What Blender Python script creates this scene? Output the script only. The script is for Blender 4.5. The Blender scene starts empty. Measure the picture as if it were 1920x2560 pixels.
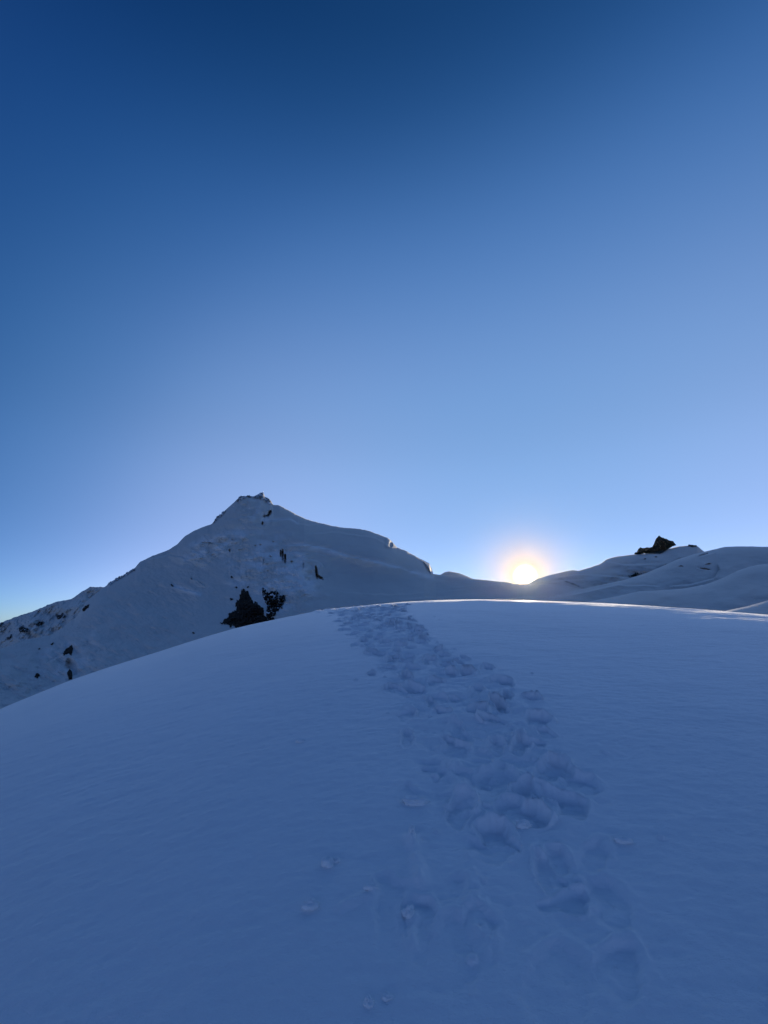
import bpy, math
import numpy as np

SC = bpy.context.scene
COL = SC.collection
rng = np.random.default_rng(7)

# ------------------------------------------------------------------ camera model
F, CX, CY = 1000.0, 960.0, 1280.0          # focal length and centre for a 1920 x 2560 frame
PITCH = math.radians(15.0)
EYE = 1.65
cp, sp = math.cos(PITCH), math.sin(PITCH)


def ray(px, py):
    """Direction through a point of the view, scaled so that its y component is 1."""
    a = (np.asarray(px, float) - CX) / F
    b = -(np.asarray(py, float) - CY) / F
    y = cp - sp * b
    z = sp + cp * b
    return a / y, np.ones_like(y), z / y


def project(x, y, z):
    z = z - EYE
    d = y * cp + z * sp
    u = -y * sp + z * cp
    return CX + F * x / d, CY - F * u / d


def az_el(px, py):
    x, y, z = ray(px, py)
    return np.arctan2(x, y), z / np.hypot(x, y)


SUN_PX = (1313.0, 1440.0)
sx, sy, sz = [float(v) for v in ray(*SUN_PX)]
_n = math.sqrt(sx * sx + sy * sy + sz * sz)
SUN = (sx / _n, sy / _n, sz / _n)
SUN_EL = math.asin(SUN[2])
SUN_AZ = math.atan2(SUN[0], SUN[1])


# ------------------------------------------------------------------ noise
def _hash(ix, iy, iz, seed):
    h = (ix.astype(np.int64) * 374761393 + iy.astype(np.int64) * 668265263
         + iz.astype(np.int64) * 2147483647 + seed * 1274126177) & 0xFFFFFFFF
    h = ((h ^ (h >> 13)) * 1274126177) & 0xFFFFFFFF
    h = ((h ^ (h >> 16)) * 2246822519) & 0xFFFFFFFF
    return ((h ^ (h >> 15)) & 0xFFFFFF) / float(0xFFFFFF) * 2.0 - 1.0


def vnoise(x, y, z=0.0, seed=0):
    x, y, z = np.broadcast_arrays(np.asarray(x, float), np.asarray(y, float), np.asarray(z, float))
    fx, fy, fz = np.floor(x), np.floor(y), np.floor(z)
    tx, ty, tz = x - fx, y - fy, z - fz
    flat = not np.any(tz)
    sxx, syy, szz = [t * t * t * (t * (t * 6 - 15) + 10) for t in (tx, ty, tz)]
    r = 0
    for dz in ((0,) if flat else (0, 1)):
        wz = 1.0 if flat else (szz if dz else 1 - szz)
        for dy in (0, 1):
            wy = syy if dy else 1 - syy
            for dx in (0, 1):
                wx = sxx if dx else 1 - sxx
                r = r + wx * wy * wz * _hash(fx + dx, fy + dy, fz + dz, seed)
    return r


def fbm(x, y, z=0.0, octv=5, gain=0.5, lac=2.03, seed=0, ridged=False):
    a, s, t = 1.0, 0.0, 0.0
    for o in range(octv):
        n = vnoise(np.asarray(x) * lac ** o + 17.3 * o, np.asarray(y) * lac ** o - 9.1 * o,
                   np.asarray(z) * lac ** o, seed + o)
        if ridged:
            n = 1 - 2 * np.abs(n)
        s = s + a * n
        t += a
        a *= gain
    return s / t


def smooth(e0, e1, x):
    t = np.clip((x - e0) / (e1 - e0), 0, 1)
    return t * t * (3 - 2 * t)


def gsmooth(v, sigma):
    k = int(max(1, round(sigma * 3)))
    w = np.exp(-0.5 * (np.arange(-k, k + 1) / sigma) ** 2)
    w /= w.sum()
    return np.convolve(np.pad(v, k, mode='edge'), w, mode='valid')


def seg_dist(px, py, pts, closed=False):
    """Distance to a polyline and the 0..1 place along it."""
    pts = np.asarray(pts, float)
    if closed:
        pts = np.vstack([pts, pts[:1]])
    L = np.concatenate([[0], np.cumsum(np.hypot(*np.diff(pts, axis=0).T))])
    best = np.full(np.shape(px), 1e9)
    at = np.zeros(np.shape(px))
    side = np.zeros(np.shape(px))
    for i in range(len(pts) - 1):
        (x0, y0), (x1, y1) = pts[i], pts[i + 1]
        dx, dy = x1 - x0, y1 - y0
        l2 = dx * dx + dy * dy + 1e-9
        t = np.clip(((px - x0) * dx + (py - y0) * dy) / l2, 0, 1)
        d = np.hypot(px - x0 - t * dx, py - y0 - t * dy)
        m = d < best
        best = np.where(m, d, best)
        at = np.where(m, (L[i] + t * math.sqrt(l2)) / L[-1], at)
        side = np.where(m, np.sign(dx * (py - y0) - dy * (px - x0)), side)
    return best, at, side


def inside(px, py, poly):
    poly = np.asarray(poly, float)
    r = np.zeros(np.shape(px), bool)
    j = len(poly) - 1
    for i in range(len(poly)):
        xi, yi = poly[i]
        xj, yj = poly[j]
        c = ((yi > py) != (yj > py)) & (px < (xj - xi) * (py - yi) / (yj - yi + 1e-12) + xi)
        r ^= c
        j = i
    return r


# ------------------------------------------------------------------ mesh helpers
def grid_faces(nr, nc, mask=None, wrap=False, flip=False, base=0):
    i = np.arange(nr * nc).reshape(nr, nc) + base
    if wrap:
        i = np.hstack([i, i[:, :1]])
    q = np.stack([i[:-1, :-1], i[1:, :-1], i[1:, 1:], i[:-1, 1:]], -1).reshape(-1, 4)
    if mask is not None:
        q = q[mask.reshape(-1)]
    return q[:, ::-1] if flip else q


def mesh_obj(name, verts, quads, mat, parent=None, shade=True):
    me = bpy.data.meshes.new(name)
    verts = np.asarray(verts, np.float32).reshape(-1, 3)
    quads = np.asarray(quads, np.int32)
    used = np.unique(quads)
    if len(used) < len(verts):
        re = np.zeros(len(verts), np.int32)
        re[used] = np.arange(len(used))
        verts, quads = verts[used], re[quads]
    nf, k = quads.shape
    me.vertices.add(len(verts))
    me.vertices.foreach_set('co', verts.ravel())
    me.loops.add(nf * k)
    me.loops.foreach_set('vertex_index', quads.ravel())
    me.polygons.add(nf)
    me.polygons.foreach_set('loop_start', np.arange(nf, dtype=np.int32) * k)
    me.polygons.foreach_set('use_smooth', np.full(nf, shade))
    me.update(calc_edges=True)
    me.materials.append(mat)
    o = bpy.data.objects.new(name, me)
    COL.objects.link(o)
    if parent:
        o.parent = parent
    return o


def tag(o, label=None, cat=None, group=None, kind=None):
    if label:
        o['label'] = label
    if cat:
        o['category'] = cat
    if group:
        o['group'] = group
    if kind:
        o['kind'] = kind
    return o


# ------------------------------------------------------------------ materials
def new_mat(name):
    m = bpy.data.materials.new(name)
    m.use_nodes = True
    nt = m.node_tree
    b = nt.nodes['Principled BSDF']
    return m, nt, b


def nd(nt, kind, **kw):
    n = nt.nodes.new(kind)
    for k, v in kw.items():
        setattr(n, k, v)
    return n


def snow_material(name, col, rough, layers, tint=0.03, tint_scale=0.2, spec=0.5, sheen=0.0, clean=None, sheen_rough=0.35):
    """layers: (scale xyz, bump distance, detail, strength)"""
    m, nt, b = new_mat(name)
    tc = nd(nt, 'ShaderNodeTexCoord')
    b.inputs['Roughness'].default_value = rough
    b.inputs['IOR'].default_value = 1.31
    b.inputs['Specular IOR Level'].default_value = spec
    b.inputs['Sheen Weight'].default_value = sheen
    b.inputs['Sheen Roughness'].default_value = sheen_rough
    b.inputs['Sheen Tint'].default_value = (1, 1, 1, 1)
    prev = None
    for sc, dist, det, st in layers:
        mp = nd(nt, 'ShaderNodeMapping')
        mp.inputs['Scale'].default_value = sc
        mp.inputs['Rotation'].default_value = (0, 0, 0.12)
        nt.links.new(tc.outputs['Object'], mp.inputs['Vector'])
        nz = nd(nt, 'ShaderNodeTexNoise')
        nz.inputs['Scale'].default_value = 1.0
        nz.inputs['Detail'].default_value = det
        nz.inputs['Roughness'].default_value = 0.6
        nz.inputs['Distortion'].default_value = 0.4
        nt.links.new(mp.outputs[0], nz.inputs['Vector'])
        bp = nd(nt, 'ShaderNodeBump')
        bp.inputs['Strength'].default_value = st
        bp.inputs['Distance'].default_value = dist
        nt.links.new(nz.outputs['Fac'], bp.inputs['Height'])
        if prev:
            nt.links.new(prev.outputs[0], bp.inputs['Normal'])
        prev = bp
    if prev:
        nt.links.new(prev.outputs[0], b.inputs['Normal'])
    n2 = nd(nt, 'ShaderNodeTexNoise')
    n2.inputs['Scale'].default_value = tint_scale
    n2.inputs['Detail'].default_value = 6
    nt.links.new(tc.outputs['Object'], n2.inputs['Vector'])
    rp = nd(nt, 'ShaderNodeValToRGB')
    rp.color_ramp.elements[0].position = 0.35
    rp.color_ramp.elements[1].position = 0.65
    rp.color_ramp.elements[0].color = (*[c * (1 - tint) for c in col], 1)
    rp.color_ramp.elements[1].color = (*col, 1)
    nt.links.new(n2.outputs['Fac'], rp.inputs['Fac'])
    out = rp.outputs['Color']
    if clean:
        at = nd(nt, 'ShaderNodeAttribute', attribute_name='pale_ice')
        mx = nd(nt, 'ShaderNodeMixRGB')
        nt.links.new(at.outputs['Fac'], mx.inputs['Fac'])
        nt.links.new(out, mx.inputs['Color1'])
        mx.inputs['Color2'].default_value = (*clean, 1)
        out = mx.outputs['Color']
    nt.links.new(out, b.inputs['Base Color'])
    return m


def rock_material(name, c0, c1, scale, snow=0.0, snow_scale=0.3):
    m, nt, b = new_mat(name)
    tc = nd(nt, 'ShaderNodeTexCoord')
    b.inputs['Roughness'].default_value = 0.9
    b.inputs['Specular IOR Level'].default_value = 0.15
    nz = nd(nt, 'ShaderNodeTexNoise')
    nz.inputs['Scale'].default_value = scale
    nz.inputs['Detail'].default_value = 8
    nz.inputs['Roughness'].default_value = 0.65
    nt.links.new(tc.outputs['Object'], nz.inputs['Vector'])
    rp = nd(nt, 'ShaderNodeValToRGB')
    rp.color_ramp.elements[0].position = 0.3
    rp.color_ramp.elements[1].position = 0.7
    rp.color_ramp.elements[0].color = (*c0, 1)
    rp.color_ramp.elements[1].color = (*c1, 1)
    nt.links.new(nz.outputs['Fac'], rp.inputs['Fac'])
    out = rp.outputs['Color']
    if snow > 0:
        ns = nd(nt, 'ShaderNodeTexNoise')
        ns.inputs['Scale'].default_value = snow_scale
        ns.inputs['Detail'].default_value = 5
        ns.inputs['Distortion'].default_value = 1.2
        nt.links.new(tc.outputs['Object'], ns.inputs['Vector'])
        r2 = nd(nt, 'ShaderNodeValToRGB')
        r2.color_ramp.elements[0].position = 1 - snow
        r2.color_ramp.elements[1].position = 1 - snow + 0.03
        nt.links.new(ns.outputs['Fac'], r2.inputs['Fac'])
        mx = nd(nt, 'ShaderNodeMixRGB')
        nt.links.new(r2.outputs['Color'], mx.inputs['Fac'])
        nt.links.new(out, mx.inputs['Color1'])
        mx.inputs['Color2'].default_value = (0.8, 0.82, 0.84, 1)
        out = mx.outputs['Color']
    nt.links.new(out, b.inputs['Base Color'])
    bp = nd(nt, 'ShaderNodeBump')
    bp.inputs['Strength'].default_value = 0.8
    bp.inputs['Distance'].default_value = 0.6 / scale
    nt.links.new(nz.outputs['Fac'], bp.inputs['Height'])
    nt.links.new(bp.outputs[0], b.inputs['Normal'])
    return m


SNOW_NEAR = snow_material('wind packed snow', (0.86, 0.87, 0.885), 0.5,
                          [((3.0, 7.0, 5.0), 0.014, 4, 0.45), ((20.0, 44.0, 30.0), 0.008, 5, 0.65), ((110.0, 170.0, 120.0), 0.0045, 3, 0.7)],
                          0.03, 0.5, sheen=1.0, sheen_rough=0.27)
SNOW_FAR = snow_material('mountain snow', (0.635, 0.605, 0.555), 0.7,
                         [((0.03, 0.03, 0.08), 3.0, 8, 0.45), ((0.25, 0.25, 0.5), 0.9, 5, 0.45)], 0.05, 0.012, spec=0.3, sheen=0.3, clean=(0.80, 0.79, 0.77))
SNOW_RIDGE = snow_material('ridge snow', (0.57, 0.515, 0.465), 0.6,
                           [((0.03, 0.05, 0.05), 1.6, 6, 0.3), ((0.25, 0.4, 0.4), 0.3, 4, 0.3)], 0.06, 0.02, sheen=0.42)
SNOW_LUMP = snow_material('loose snow', (0.87, 0.88, 0.89), 0.55, [((60, 60, 60), 0.006, 5, 0.8)], 0.03, 3.0, spec=0.2, sheen=0.6)
ROCK_DARK = rock_material('dark rock', (0.005, 0.0045, 0.004), (0.026, 0.021, 0.017), 0.08, 0.42, 0.12)
ROCK_BARE = rock_material('bare rock', (0.006, 0.005, 0.004), (0.055, 0.041, 0.030), 0.14, 0.26, 0.2)
ROCK_PEAK = rock_material('pinnacle rock', (0.012, 0.022, 0.020), (0.05, 0.072, 0.06), 0.2, 0.32, 0.2)
ROCK_PALE = rock_material('skyline rock', (0.09, 0.088, 0.085), (0.34, 0.33, 0.31), 0.10, 0.5, 0.15)

# ------------------------------------------------------------------ foreground slope
SKY_FG = [(0, 1772), (84, 1738), (169, 1704), (253, 1675), (337, 1649), (422, 1622), (506, 1594), (591, 1569), (700, 1545),
          (795, 1527), (880, 1517), (947, 1510), (1006, 1505), (1091, 1500), (1200, 1498), (1313, 1500), (1466, 1506),
          (1594, 1512), (1693, 1519), (1831, 1529), (1920, 1536)]
_a, _t = az_el(*np.array(SKY_FG, float).T)
RAD = math.radians
ctrl_a = np.concatenate([[RAD(-180), RAD(-130), RAD(-90), RAD(-60)], _a, [RAD(60), RAD(90), RAD(130), RAD(180)]])
ctrl_t = np.concatenate([[-0.24, -0.36, -0.40, -0.30], _t, [-0.03, -0.09, -0.17, -0.24]])
_fa = np.linspace(-math.pi, math.pi, 7201)
_ft = gsmooth(np.interp(_fa, ctrl_a, ctrl_t), 16)


def fg_tan(a):
    return np.interp(a, _fa, _ft)


def crest_r(a):
    return 17.5 + 2.0 * np.sin(a * 1.3 + 0.4)


CREST_D = 9.0


def fg_base(a, r):
    t = fg_tan(a)
    R = crest_r(a)
    c = EYE / (CREST_D * (2 * R - CREST_D))
    s = t + 2 * c * CREST_D
    d = np.maximum(0, r - (R - CREST_D))
    x = np.minimum(d, CREST_D + 0.42 / (2 * c))
    h = s * r - c * x * x - 2 * c * x * (d - x)
    return h * (1 - np.exp(-(r / 0.9) ** 2))


def ground_hit(px, py):
    """Where the sight line through a point of the view meets the base slope."""
    x, y, z = [np.asarray(v, float) for v in ray(px, py)]
    L = np.hypot(x, y)
    a = np.arctan2(x, y)
    tz = z / L
    r = np.full(a.shape, 0.5)
    for _ in range(400):
        gap = EYE + tz * r - fg_base(a, r)
        r = np.minimum(r + np.maximum(gap, 0) * 0.8 + 0.0, 60)
    return r * np.sin(a), r * np.cos(a)


# polar grid: fine in view, coarse elsewhere
az = np.concatenate([np.radians(np.linspace(-180, -52, 90, endpoint=False)),
                     np.radians(np.linspace(-52, 52, 1150, endpoint=False)),
                     np.radians(np.linspace(52, 180, 90, endpoint=False))])
rr = np.concatenate([[0.02], np.linspace(0.3, 1.35, 20, endpoint=False),
                     np.geomspace(1.35, 24, 980, endpoint=False), np.geomspace(24, 320, 90)])
A, Rr = np.meshgrid(az, rr)
X, Y = Rr * np.sin(A), Rr * np.cos(A)
Z = fg_base(A, Rr)
near = smooth(1.2, 2.5, Rr)
# gentle drifts and wind-packed undulation
Z += 0.035 * fbm(X / 4.2, Y / 3.0, seed=11, octv=3) * near * smooth(40, 14, Rr)
Z += 0.006 * fbm(X / 0.9, Y / 0.45, seed=12, octv=4) * near * smooth(30, 15, Rr)
Z += 0.0046 * fbm(X / 0.09, Y / 0.040, seed=15, octv=3, gain=0.6) * near * smooth(10, 4, Rr)
Z += 0.0046 * fbm(X / 0.16, Y / 0.062, seed=16, octv=3, gain=0.55) * near * smooth(17, 9, Rr)
sas = fbm(X / 0.55 + 0.3 * Y, Y / 0.16, seed=14, octv=3)
Z += 0.0050 * sas * near * smooth(22, 12, Rr)

# ---- trodden trail
TRAIL = np.array([  # centre x, y and half width in the 1920 x 2560 frame
    (915, 1521, 55), (950, 1560, 78), (1000, 1608, 95), (1065, 1660, 120), (1130, 1725, 160), (1185, 1790, 180), (1215, 1860, 190),
    (1240, 1960, 200), (1255, 2080, 235), (1240, 2200, 270), (1220, 2320, 270), (1190, 2480, 250)], float)
tt = np.linspace(0, len(TRAIL) - 1, 200)
tc_ = [np.interp(tt, np.arange(len(TRAIL)), TRAIL[:, k]) for k in range(3)]
lx, ly = ground_hit(tc_[0] - tc_[2], tc_[1])
rx_, ry_ = ground_hit(tc_[0] + tc_[2], tc_[1])
cx_, cy_ = 0.5 * (lx + rx_), 0.5 * (ly + ry_)
hw = 0.5 * np.hypot(rx_ - lx, ry_ - ly)
keep = cy_ < 17.5
cx_, cy_, hw, tyy = cx_[keep], cy_[keep], hw[keep], tc_[1][keep]
arc = np.concatenate([[0], np.cumsum(np.hypot(np.diff(cx_), np.diff(cy_)))])


def trail_at(s, lat):
    x, y, w = np.interp(s, arc, cx_), np.interp(s, arc, cy_), np.interp(s, arc, hw)
    e = 0.3
    dx = np.interp(s + e, arc, cx_) - np.interp(s - e, arc, cx_)
    dy = np.interp(s + e, arc, cy_) - np.interp(s - e, arc, cy_)
    n = math.hypot(dx, dy) + 1e-9
    dx, dy = dx / n, dy / n
    return x - dy * lat * w, y + dx * lat * w, dx, dy, w, np.interp(s, arc, tyy)


warpx = 0.085 * fbm(X / 0.24, Y / 0.24, seed=31, octv=4)
warpy = 0.085 * fbm(X / 0.24, Y / 0.24, seed=32, octv=4)
fine = fbm(X / 0.09, Y / 0.09, seed=33, octv=3)


def window(x, y, rad):
    r, a = math.hypot(x, y), math.atan2(x, y)
    i0, i1 = np.searchsorted(rr, [r - rad, r + rad])
    da = rad / max(r, 0.5)
    j0, j1 = np.searchsorted(az, [a - da, a + da])
    return slice(i0, i1), slice(j0, j1)


def press(x, y, ux, uy, la, wb, depth, rim=0.4, lip=0.6):
    """A trodden pit: flat floor, steep wall, raised lip thrown up at the far end."""
    w = window(x, y, la * 2.6)
    qx, qy = X[w] - x + warpx[w], Y[w] - y + warpy[w]
    if qx.size == 0:
        return
    u = (qx * ux + qy * uy) / la
    v = (-qx * uy + qy * ux) / wb
    q = np.sqrt(u * u + v * v)
    th = u / (q + 1e-6)
    pit = -depth * (1 - smooth(0.70, 1.05, q)) * (0.8 + 0.3 * th)
    ring = depth * rim * np.exp(-((q - 1.15) / 0.15) ** 2) * (0.45 + lip * np.clip(th, -0.4, 1)) * (1 + 0.45 * fine[w])
    PIT[w] = np.minimum(PIT[w], pit)
    RIM[w] = np.maximum(RIM[w], ring)


PIT, RIM = np.zeros(X.shape), np.zeros(X.shape)
# churned snow between the prints
TX, TY = X.ravel(), Y.ravel()
sel = np.where((TY > 1.2) & (Rr.ravel() < 19) & (np.abs(A.ravel()) < RAD(40)))[0]
d_tr, at_tr, _ = seg_dist(TX[sel], TY[sel], np.stack([cx_, cy_], 1)[::8])
wloc = np.interp(at_tr, arc / arc[-1], hw)
yloc = np.interp(at_tr, arc / arc[-1], tyy)
churn = smooth(1.12, 0.70, d_tr / wloc) * (0.20 + 0.80 * smooth(2250, 1900, yloc))
ch = np.zeros(TX.shape)
ch[sel] = churn
ch = ch.reshape(X.shape)
Z += ch * (0.030 * fbm(X / 0.30, Y / 0.24, seed=41, octv=5) + 0.030 * fbm(X / 0.42, Y / 0.30, seed=42, octv=4, ridged=True)) * smooth(20, 16, Rr)
Z += ch * 0.006 * fbm(X / 0.085, Y / 0.065, seed=43, octv=3) * smooth(16, 8, Rr)
Z -= ch * 0.02 * smooth(20, 16, Rr)

for lane, step, dep in ((-1.0, 0.80, 0.026), (-0.66, 0.44, 0.038), (-0.32, 0.38, 0.046), (0.02, 0.38, 0.050), (0.36, 0.38, 0.054), (0.70, 0.42, 0.062), (1.0, 0.62, 0.050)):
    s = rng.uniform(0.0, 0.4)
    k = 0
    while s < arc[-1]:
        lat = lane + (0.07 if k % 2 else -0.07) + rng.normal(0, 0.06)
        x, y, dx, dy, w, py_ = trail_at(s, lat)
        th = rng.normal(0, 0.45)
        ux, uy = dx * math.cos(th) - dy * math.sin(th), dx * math.sin(th) + dy * math.cos(th)
        if uy < 0:
            ux, uy = -ux, -uy
        fade = 0.36 + 0.64 * float(smooth(2150, 1720, py_))
        if rng.random() < 0.85:
            press(x, y, ux, uy, rng.uniform(0.10, 0.20), rng.uniform(0.06, 0.12), dep * fade * rng.uniform(0.4, 1.25), rim=rng.uniform(0.3, 0.8), lip=rng.uniform(0.4, 1.0))
        s += step * rng.uniform(0.7, 1.3)
        k += 1
# the larger pits and marks that can be singled out near the viewer
for px, py, la, wb, dep in ((1540, 2245, 0.17, 0.13, 0.022), (1400, 2140, 0.12, 0.09, 0.02), (1235, 2075, 0.11, 0.08, 0.035),
                            (1430, 2015, 0.15, 0.11, 0.034), (1400, 1905, 0.15, 0.11, 0.042), (1340, 1800, 0.16, 0.12, 0.05),
                            (1180, 2370, 0.12, 0.10, 0.014), (1030, 2290, 0.12, 0.06, 0.02), (1195, 2310, 0.13, 0.07, 0.02)):
    x, y = [float(v) for v in ground_hit(px, py)]
    r = math.hypot(x, y)
    press(x, y, x / r * 0.9 + 0.1, y / r, la, wb, dep, rim=0.15 if py > 2200 else 0.4, lip=0.8)
Z += PIT * 1.22 + RIM * smooth(-0.03, -0.004, PIT) * 1.5
# loose crumbs frozen to the crust
for _ in range(150):
    t_ = rng.uniform(0, arc[-1])
    x, y, dx, dy, w, py_ = trail_at(t_, rng.normal(0, 0.8))
    rad = rng.uniform(0.012, 0.034)
    wnd = window(x, y, rad * 4)
    if Z[wnd].size:
        dd = np.hypot(X[wnd] - x + 0.3 * warpx[wnd], (Y[wnd] - y) * 1.3 + 0.3 * warpy[wnd]) / rad
        Z[wnd] += rad * rng.uniform(0.35, 0.8) * (1 - smooth(0.55, 1.25, dd))
# small heaped ridges kicked up along the near tracks
for pts, hgt, wid in (([(1030, 2085), (1040, 2120), (1048, 2160), (1040, 2200)], 0.030, 0.035), ([(1022, 2270), (1030, 2300), (1022, 2350)], 0.022, 0.03),
                      ([(1180, 2130), (1190, 2180), (1185, 2240), (1200, 2300), (1210, 2360)], 0.022, 0.05), ([(1120, 1890), (1150, 1960), (1180, 2010)], 0.028, 0.06),
                      ([(860, 2255), (900, 2240), (935, 2222)], 0.012, 0.03)):
    gx, gy = ground_hit(*np.array(pts, float).T)
    w = window(float(gx.mean()), float(gy.mean()), 1.0)
    d, at, _ = seg_dist(X[w] + 0.5 * warpx[w], Y[w] + 0.5 * warpy[w], np.stack([gx, gy], 1))
    Z[w] += hgt * np.exp(-(d / wid) ** 2) * (1 + 0.9 * fine[w])
# broken crust along the crest where the track goes over
Z += 0.007 * fbm(X / 0.8, Y / 0.5, seed=52, octv=5) * np.exp(-((Rr - crest_r(A) + 2.0) / 3.0) ** 2)
cr = np.exp(-((A - az_el(810, 1525)[0]) / 0.06) ** 2) * np.exp(-((Rr - crest_r(A)) / 2.0) ** 2)
Z += 0.13 * cr * np.maximum(0, fbm(X / 0.35, Y / 0.35, seed=51, octv=4))

slope_q = grid_faces(len(rr), len(az), wrap=True)
snow_slope = mesh_obj('snow_slope', np.stack([X, Y, Z], -1), slope_q, SNOW_NEAR)
tag(snow_slope, 'near snow slope with a trodden track of footprints', 'snow slope', kind='structure')


def surf_z(x, y):
    r, a = math.hypot(x, y), math.atan2(x, y)
    i, j = int(np.clip(np.searchsorted(rr, r), 1, len(rr) - 1)), int(np.clip(np.searchsorted(az, a), 1, len(az) - 1))
    return float(0.25 * (Z[i, j] + Z[i - 1, j] + Z[i, j - 1] + Z[i - 1, j - 1]))


# ------------------------------------------------------------------ loose snow clumps lying on the slope
def clump(px, py, sx_, sy_, sz_, seed, label, yaw=0.0):
    x, y = [float(v) for v in ground_hit(px, py)]
    z = surf_z(x, y)
    nu, nv = 40, 24
    u, v = np.meshgrid(np.linspace(0, 2 * math.pi, nu, endpoint=False), np.linspace(0.02, math.pi - 0.02, nv))
    a, b, c = np.cos(u) * np.sin(v), np.sin(u) * np.sin(v), np.cos(v)
    k = 1 + 0.55 * fbm(a * 1.7 + seed, b * 1.7, c * 1.7, octv=4, seed=seed) + 0.10 * fbm(a * 7, b * 7 + seed, c * 7, octv=2, seed=seed + 9)
    a, b, c = a * k * sx_, b * k * sy_, c * k * sz_
    ca, sa = math.cos(yaw), math.sin(yaw)
    P = np.stack([a * ca - b * sa, a * sa + b * ca, c], -1)
    o = mesh_obj('snow_clump', P, grid_faces(nv, nu, wrap=True), SNOW_LUMP)
    o.location = (x, y, z + sz_ * 0.15)
    tag(o, label, 'snow clump', 'loose snow clumps beside the footprints')
    return o


clump(1036, 1997, 0.085, 0.05, 0.030, 3, 'flat oval snow slab, widest of the loose pieces left of the track')
clump(820, 2154, 0.038, 0.030, 0.028, 5, 'round snow lump with a smaller piece at its side, left of the footprints')
clump(842, 2146, 0.020, 0.018, 0.015, 6, 'small snow crumb touching the right side of the round lump')
clump(776, 2263, 0.040, 0.026, 0.022, 8, 'ragged snow lump farthest left among the loose pieces')
clump(928, 2225, 0.032, 0.016, 0.012, 9, 'low narrow snow flake at the end of a thin drift ridge')
clump(1030, 2085, 0.020, 0.030, 0.030, 10, 'upright knob of snow at the head of a narrow kicked ridge')
clump(1022, 2280, 0.030, 0.030, 0.022, 12, 'rounded snow lump on the lower of the kicked ridges')
clump(1308, 2055, 0.045, 0.030, 0.024, 13, 'bright snow lump lying inside the trodden track')
clump(1556, 2096, 0.050, 0.024, 0.018, 14, 'low snow lump alone to the right of the track')
clump(923, 2508, 0.018, 0.016, 0.014, 15, 'small round snow ball nearest the viewer')
clump(968, 2492, 0.020, 0.014, 0.010, 16, 'flattened snow crumb just behind the nearest snow ball')
clump(752, 1850, 0.045, 0.020, 0.016, 17, 'lone snow lump high on the smooth slope, left of the track')


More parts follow.
